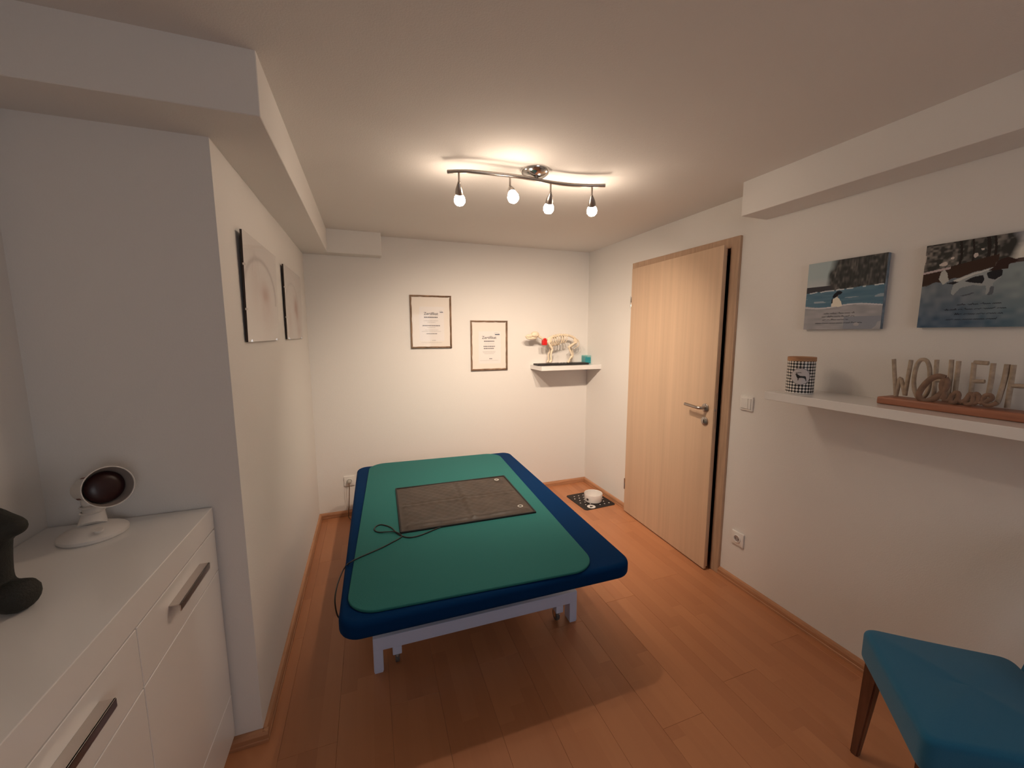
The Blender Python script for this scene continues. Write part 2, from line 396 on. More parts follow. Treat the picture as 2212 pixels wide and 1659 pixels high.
# heating pad
HP = tag(empty('heating_pad', (.478, 2.205, .511), math.radians(-1.5)), 'dark brown quilted heating pad with black cable on the green mat', 'heating pad')
hwid, hdep = .715, .585
quilt = mat('brown_quilt', (.042, .028, .020), .5, noise=(18, .35))
nt = quilt.node_tree
def sheet(w, d, nx, ny, zf, th):
    t = bmesh.new(); g = [[[t.verts.new((w*(i/nx-.5), d*(j/ny-.5), zf(w*(i/nx-.5), d*(j/ny-.5)) if k else 0)) for j in range(ny+1)] for i in range(nx+1)] for k in (0, 1)]
    for i in range(nx):
        for j in range(ny):
            t.faces.new((g[1][i][j], g[1][i+1][j], g[1][i+1][j+1], g[1][i][j+1])); t.faces.new((g[0][i][j], g[0][i][j+1], g[0][i+1][j+1], g[0][i+1][j]))
    for i in range(nx):
        t.faces.new((g[0][i][0], g[0][i+1][0], g[1][i+1][0], g[1][i][0])); t.faces.new((g[0][i][ny], g[1][i][ny], g[1][i+1][ny], g[0][i+1][ny]))
    for j in range(ny):
        t.faces.new((g[0][0][j], g[1][0][j], g[1][0][j+1], g[0][0][j+1])); t.faces.new((g[0][nx][j], g[0][nx][j+1], g[1][nx][j+1], g[1][nx][j]))
    bmesh.ops.recalc_face_normals(t, faces=t.faces); return t
def qz(x, y):
    e = min(hwid/2-abs(x), hdep/2-abs(y))
    q = abs(math.sin((x+y)*PI/.05))*abs(math.sin((x-y)*PI/.05))
    fold = -.0035*math.exp(-(x/.010)**2) - .0030*math.exp(-((y-.02)/.009)**2) + .0045*math.exp(-((x-.025)/.016)**2) + .003*math.exp(-((y+.005)/.014)**2) + .006*math.exp(-((y+hdep/2-.04)/.03)**2)
    z = .0085+.0016*q**.7+fold+.0022*math.sin(x*13+2)*math.sin(y*11)+.0012*math.sin(x*31+y*17)
    k = min(1, max(0, (e-.012)/.03)); k = k*k*(3-2*k)
    return (.0062+.0012*math.sin(9*x+7*y))*(1-k)+z*k
obj('quilted_cover', sheet(hwid, hdep, 110, 90, qz, 0), quilt, HP, 60)
b = bm_()
for s in (-1, 1):
    box(b, -hwid/2-.003, hwid/2+.003, s*hdep/2-.006, s*hdep/2+.003, 0, .0095, .002); box(b, s*hwid/2-.006, s*hwid/2+.003, -hdep/2, hdep/2, 0, .0095, .002)
obj('binding', b, mat('black_fabric', (.012, .012, .012), .8), HP)
for p in ((1072.5, 1036), (1124, 1093.5)):
    q = px(*p, 'Z', .523); q = Matrix.Rotation(math.radians(1.5), 4, 'Z') @ (q-Vector((.478, 2.205, .511)))
    b = bm_(); lathe(b, [(.0085, 0), (.016, .0), (.016, .0025), (.0125, .0045), (.0095, .003), (.0085, 0)], 28, Matrix.Translation((q.x, q.y, qz(q.x, q.y)+.0012)), cap=False)
    obj('eyelet', b, mat('pale_eyelet', (.48, .46, .42), .4), HP, 40)
    b = bm_(); lathe(b, [(0, 0), (.0095, 0), (.0095, .001), (0, .001)], 20, Matrix.Translation((q.x, q.y, qz(q.x, q.y)+.0016))); obj('eyelet_hole', b, BLACK, HP)
cab = [(960, 500), (900, 512), (810, 535), (700, 580), (640, 597), (600, 600), (560, 590), (530, 572), (490, 535), (430, 518), (395, 530), (385, 552), (410, 566), (460, 570), (510, 568), (545, 580), (560, 596), (500, 632), (430, 668), (350, 703), (262, 742)]
pts = [px(680+x/2.989, 960+y/2.989, 'Z', .5145) for x, y in cab]
for k in (13, 14, 15): pts[k].z += .004
pts = pts[1:]; pts[0].z = .5138
e = px(680+215/2.989, 960+775/2.989, 'Z', .506); e.z = .508; pts.append(e)
for x, y, xx in ((188, 803, -.150), (158, 870, -.158), (138, 940, -.163), (130, 1010, -.165), (138, 1075, -.163), (155, 1118, -.155)):
    pts.append(px(680+x/2.989, 960+y/2.989, 'X', xx))
pts += [Vector((-.13, 1.50, .415))]
MI = Matrix.Rotation(math.radians(1.5), 4, 'Z') @ Matrix.Translation((-.478, -2.205, -.511))
b = bm_(); tube(b, [MI @ p for p in pts], .0030, 8, 5); obj('cable', b, BLACK, HP, 60)

# ---------------------------------------------------------------- dog bowl and its mat
p = [px(*q, 'Z', .004) for q in ((1226, 1068), (1262, 1101), (1332, 1092), (1290, 1060))]
mc = Vector((1.822, 2.955, 0)); mw, md, mr = .315, .335, math.radians(3.0)
FM = tag(empty('feeding_mat', mc, mr), 'black rubber feeding mat with white dots beside the skirting', 'feeding mat')
b = bm_(); prism(b, rrect(mw, md, .028, 6), 0, .004, .0012, 2); obj('rubber_sheet', b, mat('black_rubber', (.014, .010, .010), .65), FM, 40)
wdot = mat('white_print', (.75, .72, .70), .6)
dm = None
ec = px(1275.5, 1094, 'Z', .0045)-mc; ex, ey = ec.x, ec.y
for i in range(6):
    for j in range(6):
        x = -mw/2+.04+i*.047+(.0235 if j % 2 else 0); y = -md/2+.05+j*.047
        if x > mw/2-.025 or ((x-ex)**2+(y-ey)**2) < .05**2: continue
        if dm is None:
            t = bm_(); lathe(t, [(.0062, 0), (.0062, .0006), (0, .0009)], 10); dm = bpy.data.meshes.new('dot'); t.to_mesh(dm); t.free(); dm.materials.append(wdot)
        o = link('dot', dm, wdot, FM); o.location = (x, y, .004); 
b = bm_(); lathe(b, [(.036, 0), (.036, .0007), (0, .0007)], 32, Matrix.Translation((ex, ey, .004)))
em = obj('emblem', b, wdot, FM)
b = bm_()
prism(b, [(-.018, -.004), (-.006, .012), (.002, .016), (.004, .006), (.012, .006), (.018, -.002), (.012, -.008), (.004, -.008), (-.002, -.014), (-.016, -.014)], 0, .0008, M=Matrix.Translation((ex, ey, .0047)))
obj('dog_head_print', b, BLACK, FM)
bc = px(1285, 1079, 'Z', .004); 
BW = tag(empty('dog_bowl', (1.840, 2.935, .005)), 'white ceramic dog bowl standing on the dotted black mat', 'bowl')
b = bm_(); lathe(b, [(0, .0), (.072, .0), (.077, .004), (.079, .03), (.081, .068), (.079, .071), (.075, .068), (.073, .03), (.068, .014), (0, .012)], 48, cap=False)
obj('bowl_body', b, mat('white_ceramic', (.80, .76, .73), .25), BW, 40)
b = bm_(); prism(b, [(.010*math.cos(a), .012*math.sin(a)) for a in np.linspace(0, 2*PI, 16)[:-1]], 0, .0012, M=Matrix.Rotation(math.radians(200), 4, 'Z') @ Matrix.Translation((.0785, 0, .03)) @ Matrix.Rotation(PI/2, 4, 'Y'))
obj('paw_print', b, mat('dark_print', (.06, .045, .04), .6), BW)

# ---------------------------------------------------------------- certificates
def words(bm, x, z, w, h, rows, M, dens=.75):
    """unreadable small print: short dashes centred at x"""
    rnd = random.Random(int(abs(x*1e4)+abs(z*1e4)))
    pos = x-w/2
    while pos < x+w/2-.001:
        k = min(rnd.uniform(.006, .02), x+w/2-pos)
        t = bmesh.new(); vs_ = [t.verts.new(M @ Vector(q)) for q in ((pos, z, 0), (pos+k, z, 0), (pos+k, z+h, 0), (pos, z+h, 0))]
        t.faces.new(vs_); join(bm, t); pos += k+.0022
wavy = mat('bronze_frame', (.30, .20, .135), .38, .5, noise=(30, .35, (1, 1, .6)))
paper = mat('certificate_paper', (.80, .76, .74), .7, spec=.3)
def cert(x0, x1, z0, z1, lines, title, logo, label):
    w, h = x1-x0, z1-z0
    o = tag(empty('certificate_frame', ((x0+x1)/2, B, z0)), label, 'picture frame', 'framed certificates on the back wall')
    fw = .0145
    for sx, sz, nm in ((0, 0, 'rail'), (0, 1, 'rail'), (-1, 0, 'stile'), (1, 0, 'stile')):
        t = bmesh.new(); n = 40; rings = []
        for k in range(n+1):
            u = k/n
            wob = .0022*math.sin(u*19+sx*2+sz*3+x0*9)+.0014*math.sin(u*43+sz)
            if nm == 'rail':
                cx, zo = -w/2+u*w, (0 if not sz else h); s = 1 if not sz else -1
                cut = min(fw, (u*w), (1-u)*w)
                q = [(cx, -.002, zo), (cx, -.018, zo), (cx, -.021+wob*.5, zo+s*min(fw*.5, cut)), (cx, -.012, zo+s*min(fw+wob, cut)), (cx, -.002, zo+s*min(fw, cut))]
            else:
                zz, xo = u*h, sx*w/2; s = -sx; cut = min(fw, u*h, (1-u)*h)
                q = [(xo, -.002, zz), (xo, -.018, zz), (xo+s*min(fw*.5, cut), -.021+wob*.5, zz), (xo+s*min(fw+wob, cut), -.012, zz), (xo+s*min(fw, cut), -.002, zz)]
            rings.append([t.verts.new(p_) for p_ in q])
        for a, c in zip(rings, rings[1:]):
            for k in range(5): t.faces.new((a[k], a[(k+1) % 5], c[(k+1) % 5], c[k]))
        bmesh.ops.remove_doubles(t, verts=t.verts, dist=1e-6); bmesh.ops.recalc_face_normals(t, faces=t.faces)
        obj('frame_'+nm, t, wavy, o, 30)
    obj('backing', box(bm_(), -w/2+.004, w/2-.004, -.007, -.001, .004, h-.004), mat('cream_mount', (.80, .74, .68), .8), o)
    sw, sh, sx0 = .205, .285, .005
    obj('sheet', box(bm_(), sx0-sw/2, sx0+sw/2, -.0078, -.007, h*.5-sh*.56, h*.5+sh*.44), paper, o)
    Mx = Matrix.Translation((0, -.0082, 0)) @ Matrix.Rotation(PI/2, 4, 'X')
    ink = mat('grey_ink', (.20, .19, .20), .8); soft = mat('pale_ink', (.56, .53, .52), .8)
    b1, b2 = bm_(), bm_()
    me = text_mesh('Zertifikat', title[2]); t = bmesh.new(); t.from_mesh(me); bpy.data.meshes.remove(me); join(b1, t, Mx @ Matrix.Translation((title[0], title[1], 0)))
    for (x, z, ww, hh_, dk) in lines: words(b1 if dk else b2, x, z, ww, hh_, 1, Mx)
    obj('print', b1, ink, o)['kind'] = 'stuff'; obj('small_print', b2, soft, o)['kind'] = 'stuff'
    b1 = bm_(); lx, lz, ls = logo
    prism(b1, [(lx-ls, lz), (lx+ls, lz), (lx+ls, lz+ls*.42), (lx-ls, lz+ls*.36)], 0, .0003, M=Mx)
    n = 12; arc = [(lx-ls*.3+ls*1.1*math.cos(a)*.9, lz+ls*.55+ls*.42*math.sin(a)) for a in np.linspace(0, PI, n)]
    prism(b1, arc+[(x_, z_-.0012) for x_, z_ in reversed(arc[1:-1])], 0, .0003, M=Mx)
    obj('logo', b1, mat('logo_ink', (.05, .07, .12), .7), o)
    obj('glass', box(bm_(), -w/2+.006, w/2-.006, -.0105, -.009, .006, h-.006), GLASS, o)
    return o
# print laid out from the frame's lower left corner: x from centre, z from bottom
cert(.336, .677, 1.371, 1.808, [(0, .252, .115, .010, 1), (0, .226, .12, .0045, 0), (0, .213, .07, .004, 0), (0, .184, .145, .0075, 1), (0, .170, .07, .0045, 0), (.002, .150, .11, .004, 0), (.0, .138, .16, .004, 0), (.004, .118, .09, .006, 1), (.02, .062, .03, .006, 0), (0, .045, .17, .003, 0)],
     (0, .277, .031), (.087, .297, .014), 'bronze framed certificate, the higher and left one on the back wall')
cert(.843, 1.181, 1.168, 1.606, [(.0, .252, .095, .010, 1), (0, .232, .09, .004, 0), (.0, .207, .105, .009, 1), (-.003, .189, .095, .009, 1), (0, .165, .12, .004, 0), (.0, .155, .115, .004, 0), (.0, .145, .09, .004, 0), (.013, .098, .026, .008, 1), (0, .085, .17, .003, 0)],
     (.0, .278, .035), (.075, .312, .022), 'bronze framed certificate, the lower one beside the wall shelf')

# ---------------------------------------------------------------- pale pictures on the left wall
def paint(name, w, h, nx, ny, fn):
    """printed picture: a fine grid coloured by fn(u,v) (v from the top); returns mesh in the XZ plane facing -Y"""
    u = (np.arange(nx)+.5)/nx; v = (np.arange(ny)+.5)/ny
    U, V = np.meshgrid(u, v)
    colr = np.clip(fn(U, V), 0, 1)
    gx = np.linspace(-w/2, w/2, nx+1); gz = np.linspace(h, 0, ny+1)
    X, Z = np.meshgrid(gx, gz); co = np.stack([X, 0*X, Z], -1).reshape(-1, 3)
    idx = np.arange((nx+1)*(ny+1)).reshape(ny+1, nx+1)
    F = np.stack([idx[1:, :-1], idx[1:, 1:], idx[:-1, 1:], idx[:-1, :-1]], -1).reshape(-1, 4)
    me = bpy.data.meshes.new(name); me.from_pydata(co.tolist(), [], F.tolist())
    at = me.color_attributes.new('print', 'FLOAT_COLOR', 'CORNER')
    c4 = np.concatenate([np.repeat(colr.reshape(-1, 3), 4, 0), np.ones((F.shape[0]*4, 1))], 1)
    at.data.foreach_set('color', c4.astype(np.float32).ravel())
    return me
def print_mat(name, rough):
    M = mat(name, (.5, .5, .5), rough, spec=.3); N = M.node_tree.nodes
    a = N.new('ShaderNodeVertexColor'); a.layer_name = 'print'; M.node_tree.links.new(a.outputs[0], N['Principled BSDF'].inputs['Base Color'])
    return M
PRINT = print_mat('canvas_print', .8); POSTER = print_mat('poster_print', .5)
def vnoise(U, V, fx, fy, seed):
    r = np.random.RandomState(seed); g = r.rand(int(fy)+3, int(fx)+3)
    x, y = U*fx, V*fy; i, j = x.astype(int), y.astype(int); a, b = x-i, y-j
    a, b = a*a*(3-2*a), b*b*(3-2*b)
    return (g[j, i]*(1-a)+g[j, i+1]*a)*(1-b)+(g[j+1, i]*(1-a)+g[j+1, i+1]*a)*b
def inpoly(U, V, poly):
    ins = np.zeros(U.shape, bool); n = len(poly)
    for k in range(n):
        x1, y1 = poly[k]; x2, y2 = poly[(k+1) % n]
        with np.errstate(divide='ignore', invalid='ignore'):
            c = ((y1 > V) != (y2 > V)) & (U < (x2-x1)*(V-y1)/((y2-y1) if y2 != y1 else 1e-9)+x1)
        ins ^= c
    return ins
def lay(col, mask, c): 
    mk = mask[..., None] if mask.dtype != bool else mask[..., None].astype(float)
    return col*(1-mk)+np.array(c)*mk
def pale(seed, blobs, arcs):
    def fn(U, V):
        c = np.ones(U.shape+(3,))*np.array([.90, .86, .83])
        for cx, cy, rx, ry, k in blobs:
            g = np.exp(-(((U-cx)/rx)**2+((V-cy)/ry)**2))*k; c = lay(c, np.clip(g*1.5*(.6+.8*vnoise(U, V, 9, 9, seed)), 0, 1), (.58, .36, .30))
        for cx, cy, rx, ry, k in arcs:
            d = np.sqrt(((U-cx)/rx)**2+((V-cy)/ry)**2); g = np.clip(np.exp(-((d-1)/.06)**2)*k*.9*(V < cy+.05), 0, 1); c = lay(c, g, (.42, .36, .35))
        return c
    return fn
def wall_picture(y0, y1, z0, z1, fn, label, tilt):
    w, h = y1-y0, z1-z0
    o = tag(empty('poster_board', (L, (y0+y1)/2, z0), PI/2), label, 'picture', 'pale pictures on the left wall')
    # local: x along +Y ; facing local -Y = world +X
    p = empty('board', (0, -.0085, 0), 0, o); p.rotation_euler = (tilt, 0, 0)
    obj('backing', box(bm_(), -w/2, w/2, -.003, .004, 0, h, .0006, 1), mat('dark_board', (.03, .018, .014), .7), p)
    me = paint('poster_print', w-.001, h-.001, 60, 60, fn); o2 = link('poster_print', me, POSTER, p); o2.location = (0, -.0034, .0005)
    obj('glass', box(bm_(), -w/2, w/2, -.0060, -.0040, 0, h), GLASS, p)
    for s in (-.8, .8):
        obj('clip', box(bm_(), s*w/2-.006, s*w/2+.006, -.0068, .0, -.001, .009), CHROME, p)
    for zz in (h*.30, h*.7):
        obj('clip', box(bm_(), -w/2-.001, -w/2+.006, -.0068, .0, zz-.004, zz+.004), CHROME, p)
wall_picture(1.717, 2.265, 1.462, 1.866, pale(1, [(.55, .5, .14, .10, .55), (.6, .7, .2, .2, .18), (.25, .4, .1, .3, .15)], [(.45, .55, .48, .38, .6), (.3, .4, .1, .25, .3)]), 'pale glazed picture on the left wall, the one nearer to the sideboard', .022)
wall_picture(2.49, 3.05, 1.462, 1.868, pale(2, [(.62, .55, .13, .16, .65), (.75, .85, .15, .2, .25), (.2, .8, .1, .25, .2)], [(.4, .5, .35, .3, .3)]), 'pale glazed picture on the left wall, the one nearer to the back corner', .012)

# ---------------------------------------------------------------- printed canvases on the right wall
def canvas1(U, V):
    tr = vnoise(U, V, 34, 22, 3)*.6+vnoise(U, V, 70, 14, 4)*.4
    c = np.ones(U.shape+(3,))*np.array([.42, .52, .55])
    c = lay(c, np.clip((V-.22)/.15, 0, 1)*.5, (.62, .60, .62))
    edge = .31-.10*(V/.4)+.10*(vnoise(U, V, 12, 10, 5)-.5)
    trees = np.clip((U-edge)/.10, 0, 1)*(V < .47)
    tc = np.array([.040, .045, .047])+tr[..., None]**3*np.array([.22, .20, .18])
    c = c*(1-trees[..., None])+tc*trees[..., None]
    hz = .395+.05*(1-U)+.012*(vnoise(U, V, 20, 2, 6)-.5)
    c = lay(c, (V > .36) & (V < hz) & (U < .36), (.06, .06, .07))
    bl = (V > hz); n1 = vnoise(U, V, 6, 40, 7)
    blue = np.array([.085, .185, .27])+n1[..., None]*np.array([.05, .06, .06])
    c = np.where(bl[..., None], blue, c)
    c = lay(c, bl & (vnoise(U, V, 5, 60, 8) > .78) & (V > .52) & (V < .63), (.34, .42, .50))
    c = lay(c, (np.abs(V-hz-.006) < .008) & (vnoise(U, V, 30, 3, 9) > .4), (.60, .66, .70))
    fg = (V > .655-.05*np.clip(.25-U, 0, 1)+.02*np.sin(U*7))
    n2 = vnoise(U, V, 9, 26, 10)
    c = np.where(fg[..., None], np.array([.34, .35, .38])+n2[..., None]*np.array([.12, .11, .11]), c)
    c = lay(c, (np.abs(V-.665-.02*np.sin(U*7)) < .010), (.62, .64, .68))
    c = lay(c, (V > .82) & (U > .55) & (vnoise(U, V, 7, 14, 11) > .4), (.29, .32, .38))
    U0, V0 = U, V; U = U0+.010*(vnoise(U0, V0, 45, 45, 31)-.5); V = V0+.010*(vnoise(U0, V0, 45, 45, 32)-.5)
    for poly, col in (([(.37, .66), (.385, .56), (.44, .53), (.475, .57), (.50, .62), (.52, .665), (.46, .68)], (.86, .83, .72)),
                      ([(.365, .61), (.37, .545), (.385, .55), (.385, .62)], (.02, .02, .025)),
                      ([(.375, .53), (.40, .48), (.44, .445), (.475, .452), (.505, .475), (.49, .495), (.455, .50), (.43, .53), (.40, .545)], (.015, .017, .025)),
                      ([(.425, .53), (.455, .508), (.462, .52), (.44, .535)], (.35, .22, .14))):
        c = lay(c, inpoly(U, V, poly), col)
    return c
def canvas2(U, V):
    n = vnoise(U, V, 40, 40, 21)*.55+vnoise(U, V, 14, 14, 22)*.45
    c = np.ones(U.shape+(3,))*np.array([.80, .80, .74]); c = lay(c, np.clip(1-V/.18, 0, 1), (.55, .58, .66))
    tr = np.clip((.80-U+.10*(vnoise(U, V, 10, 10, 23)-.5)-.25*(V > .18)*np.clip(V-.18, 0, .2))/.10, 0, 1)*(V < .5)
    tcol = np.array([.045, .047, .045])+np.clip(n-.42, 0, 1)[..., None]*np.array([.55, .50, .46])
    c = c*(1-tr[..., None])+tcol*tr[..., None]
    for u0, wd_ in ((.30, .022), (.40, .015), (.52, .03), (.57, .02)): c = lay(c, (np.abs(U-u0-.02*np.sin(V*9)) < wd_/2) & (V < .38), (.025, .022, .02))
    c = lay(c, (vnoise(U, V, 16, 16, 24) > .80) & (U < .5) & (V > .12) & (V < .34), (.62, .56, .52))
    hz = .46-.20*U
    c = lay(c, (V > hz-.13) & (V < hz+.03) & (U < .62), (.055, .032, .024))
    c = lay(c, (V > .285-.09*(U-.66)) & (V < .33-.09*(U-.66)) & (U > .6), (.10, .075, .07))
    c = lay(c, (np.abs(V-.335+.15*U) < .013) & (U < .24), (.55, .47, .48))
    sn = V > np.where(U > .62, .33-.09*(U-.62), hz+.03+.012*np.sin(U*40))
    n3 = vnoise(U, V, 18, 18, 25)
    g = np.clip((U-.35)*1.6, 0, 1)[..., None]; d = np.clip((V-.55)/.4, 0, 1)[..., None]
    snow = (np.array([.20, .24, .28])*(1-g)+np.array([.33, .41, .42])*g)*(1-.42*d)+d*np.array([-.03, .0, .05])+(n3[..., None]-.5)*.10
    c = np.where(sn[..., None], snow, c)
    white = (.50, .52, .50); blk = (.022, .024, .03)
    U0, V0 = U, V; U = U0+.008*(vnoise(U0, V0, 30, 30, 33)-.5); V = V0+.008*(vnoise(U0, V0, 30, 30, 34)-.5)
    for poly, col in (([(.15, .42), (.16, .34), (.19, .31), (.22, .36), (.24, .45), (.19, .49)], white),
                      ([(.28, .45), (.44, .38), (.60, .34), (.66, .36), (.66, .46), (.60, .52), (.60, .62), (.56, .64), (.55, .54), (.44, .52), (.34, .55), (.30, .62), (.27, .60), (.28, .52)], (.38, .42, .44)),
                      ([(.28, .455), (.44, .39), (.56, .355), (.56, .37), (.44, .41), (.30, .475)], (.62, .64, .62)),
                      ([(.38, .47), (.44, .43), (.52, .42), (.53, .46), (.52, .51), (.42, .49)], blk),
                      ([(.545, .40), (.60, .37), (.66, .38), (.665, .44), (.62, .48), (.565, .46)], blk),
                      ([(.56, .38), (.60, .33), (.63, .27), (.69, .25), (.74, .28), (.77, .295), (.74, .31), (.70, .33), (.70, .37), (.62, .38)], (.045, .024, .02)),
                      ([(.22, .48), (.28, .46), (.33, .47), (.28, .50)], blk),
                      ([(.36, .635), (.46, .605), (.47, .615), (.38, .645)], (.10, .12, .15)),
                      ([(.59, .55), (.62, .56), (.61, .64), (.575, .65)], (.13, .15, .18))):
        c = lay(c, inpoly(U, V, poly), col)
    return c
def squiggle(bm, x, z, w, h, rnd, r=.0006):
    pos = x-w/2
    while pos < x+w/2-.004:
        k = min(rnd.uniform(.010, .028), x+w/2-pos); n = max(3, int(k/.0024)); pt = []
        for i in range(n+1):
            pt.append((pos+k*i/n, -.0003, z+(h*.5 if i % 2 else 0)+(h*.5 if rnd.random() < .15 else 0)))
        tube(bm, pt, r, 4, 2); pos += k+.005
def canvas(yl, w, z0, h, fn, lines, inkc, label):
    o = tag(empty('canvas_print', (R, yl-w/2, z0), -PI/2), label, 'canvas picture')
    # local x runs to -Y (to the right in the photo), front is local -Y = world -X
    obj('stretcher', box(bm_(), -w/2, w/2, -.0185, -.001, 0, h, .001, 1), mat('canvas_edge', (.20, .25, .30), .85, noise=(30, .4)), o)
    me = paint('printed_front', w, h, 190, 190, fn); p = link('printed_front', me, PRINT, o); p.location = (0, -.0192, 0)
    b = bm_(); rnd = random.Random(5)
    for x, z, ww in lines: squiggle(b, x*w, z*h, ww*w, .0065, rnd)
    t = obj('handwriting', b, mat('ink_%s' % label[:5], inkc, .8), o); t.location = (0, -.0194, 0); t['kind'] = 'stuff'
canvas(1.338, .308, 1.510, .307, canvas1, [(-.02, .225, .40), (-.03, .180, .43), (-.06, .133, .34), (-.02, .085, .62)], (.035, .04, .06), 'canvas print of a dog sitting in snow beside water')
canvas(.913, .305, 1.513, .304, canvas2, [(.02, .255, .36), (-.02, .20, .50), (.02, .145, .38), (-.02, .085, .44)], (.05, .07, .12), 'canvas print of a dog walking over snow above the letter sign')

# ---------------------------------------------------------------- wall shelves
b = box(bm_(), 1.411, R-.001, B-.258, B-.0005, 1.168, 1.207, .0015, 1)
tag(obj('wall_shelf', b, LACQ), 'short white floating shelf in the back corner under the dog skeleton', 'wall shelf')
SH2 = 1.220
b = box(bm_(), 1.755, R-.0005, -.15, 1.329, SH2-.037, SH2, .0015, 1)
tag(obj('wall_shelf', b, LACQ), 'long white floating shelf on the right wall under the canvas prints', 'wall shelf')

# dog skeleton model
bone = mat('bone_resin', (.78, .66, .50), .5, noise=(60, .12))
YK = 3.25
K0 = Vector((1.63, YK, 1.2075))
SK = tag(empty('dog_skeleton_model', K0), 'ivory dog skeleton model on a black base on the corner shelf', 'skeleton model')
_tube = tube
def fat(bm, pts, r, *a):
    k = 1.7
    return _tube(bm, pts, [v*k for v in r] if isinstance(r, list) else r*k, *a)
def kp(x, y, dy=0): return px(1100+x/10.055, 690+y/10.055, 'Y', YK+dy)-K0
a0, a1 = kp(575, 980).x, kp(1665, 980).x
b = box(bm_(), a0, a1, -.055, .055, 0, .016, .0015, 1); obj('base', b, BLACK, SK)
b = bm_()
q = kp(560, 330); ball(b, q, (.040, .028, .029)); q2 = kp(440, 362); ball(b, q2, (.034, .019, .017)); ball(b, kp(375, 372), (.014, .010, .009)); ball(b, kp(540, 285), (.018, .006, .010))
ball(b, kp(610, 300), (.012, .010, .010));  fat(b, [kp(480, 330, -.012), kp(540, 355, -.020), kp(600, 350, -.012)], .004, 8)
sk = obj('skull', b, bone, SK, 60)
b = bm_();  fat(b, [kp(370, 405), kp(450, 412), kp(560, 398), kp(600, 370)], [.004, .007, .008, .005], 8); obj('jaw', b, bone, SK, 60)
for s in (-1, 1):
    b = bm_(); ball(b, kp(505, 335, s*.014), (.006, .004, .006), n=10); obj('eye_socket', b, mat('bone_shadow', (.30, .18, .09), .7), SK, 60)
spine = [kp(x, y) for x, y in ((620, 352), (690, 400), (770, 432), (860, 420), (950, 375), (1060, 345), (1180, 338), (1290, 350), (1380, 385), (1440, 425))]
sp_ = smooth_path(spine, 5); b = bm_();  fat(b, spine, .0045, 8, 4)
for i in range(0, len(sp_), 2):
    ball(b, sp_[i], (.013, .013, .0115), n=8)
    if i > 12:fat(b, [sp_[i], sp_[i]+Vector((.004, 0, .016 if i < 28 else .012))], [.0035, .002], 6, 0)
obj('spine', b, bone, SK, 60)
for i in range(8):
    t0 = 16+i*2.2; q = sp_[int(t0)]; l = .085-.004*abs(i-3)
    for s in (-1, 1):
        b = bm_();  fat(b, [q, q+Vector((.004, s*.030, -.012)), q+Vector((.006, s*.038, -l*.5)), q+Vector((.0, s*.022, -l*.9)), q+Vector((-.008, s*.004, -l))], .0024, 6, 4); obj('rib', b, bone, SK, 60)
b = bm_();  fat(b, [kp(880, 570), kp(960, 560), kp(1080, 545)], .004, 6); obj('breastbone', b, bone, SK, 60)
for s in (-1, 1):
    dy = s*.036; sh = 0 if s < 0 else -55
    b = bm_(); ball(b, kp(885, 450, dy), (.020, .006, .036), Matrix.Rotation(.35, 4, 'Y'))
    fat(b, [kp(850+sh*.3, 500, dy), kp(935+sh*.5, 640, dy)], [.0065, .0052, .0065], 8, 0)
    fat(b, [kp(935+sh*.5, 640, dy), kp(905+sh, 770, dy), kp(915+sh, 890, dy)], [.006, .0045, .0045], 8);  fat(b, [kp(915+sh, 890, dy), kp(870+sh, 935, dy)], [.007, .005], 8, 0); ball(b, kp(935+sh*.5, 640, dy), .0075, n=8)
    obj('foreleg', b, bone, SK, 60)
    sh = 0 if s < 0 else 40
    b = bm_(); ball(b, kp(1440, 470, dy*.7), (.026, .008, .016), Matrix.Rotation(.5, 4, 'Y')); ball(b, kp(1450, 520, dy*.8), .009, n=8)
    fat(b, [kp(1440, 500, dy), kp(1290+sh, 600, dy)], [.006, .005, .0065], 8, 0);  fat(b, [kp(1290+sh, 600, dy), kp(1340+sh, 720, dy), kp(1365+sh*.4, 790, dy)], [.006, .0045, .005], 8)
    fat(b, [kp(1365+sh*.4, 790, dy), kp(1305+sh, 870, dy), kp(1300+sh, 900, dy)], [.006, .004, .004], 8);  fat(b, [kp(1300+sh, 900, dy), kp(1265+sh, 935, dy)], [.0065, .005], 8, 0); ball(b, kp(1290+sh, 600, dy), .008, n=8)
    obj('hind_leg', b, bone, SK, 60)
b = bm_();  fat(b, [kp(1440, 425), kp(1500, 460), kp(1510, 560), kp(1400, 640)], [.004, .003, .0025, .0015], 6); obj('tail', b, bone, SK, 60)
b = bm_(); box(b, -.022, .022, -.016, .016, -.026, .022, .006, 2, Matrix.Translation(kp(762, 497, -.03))); ball(b, kp(775, 430, -.03), (.016, .012, .010), n=10)
obj('red_marker', b, mat('red_plastic', (.62, .012, .012), .4), SK, 50)
for s in (0, 1):
    b = bm_();  fat(b, [kp(895+s*440, 940), kp(905+s*430, 420 + s*60)], .0018, 6, 0); obj('support_rod', b, STEEL, SK)
for k in range(5):
    b = bm_(); lathe(b, [(.004, 0), (.003, .003), (.0012, .005), (.0012, .011), (0, .012)], 8, Matrix.Translation((kp(1010+k*67, 940).x, -.045, .016))); obj('pin', b, BLACK, SK)
# candle jar
cj = px(1266.5, 787, 'Y', 3.347)
J = tag(empty('candle_jar', (cj.x, 3.347, 1.2075)), 'small square turquoise candle glass beside the dog skeleton', 'candle')
b = bm_(); box(b, -.030, .030, -.030, .030, .001, .058, .004, 2); obj('wax', b, mat('turquoise_wax', (.05, .34, .40), .5), J)
b = bm_()
for a in ((-.034, -.031, -.034, .034), (.031, .034, -.034, .034), (-.034, .034, -.034, -.031), (-.034, .034, .031, .034)): box(b, *a, 0, .076)
obj('glass', b, JGLASS, J)
b = bm_(); tube(b, [(0, 0, .057), (.001, 0, .068)], .001, 6, 0); obj('wick', b, BLACK, J)

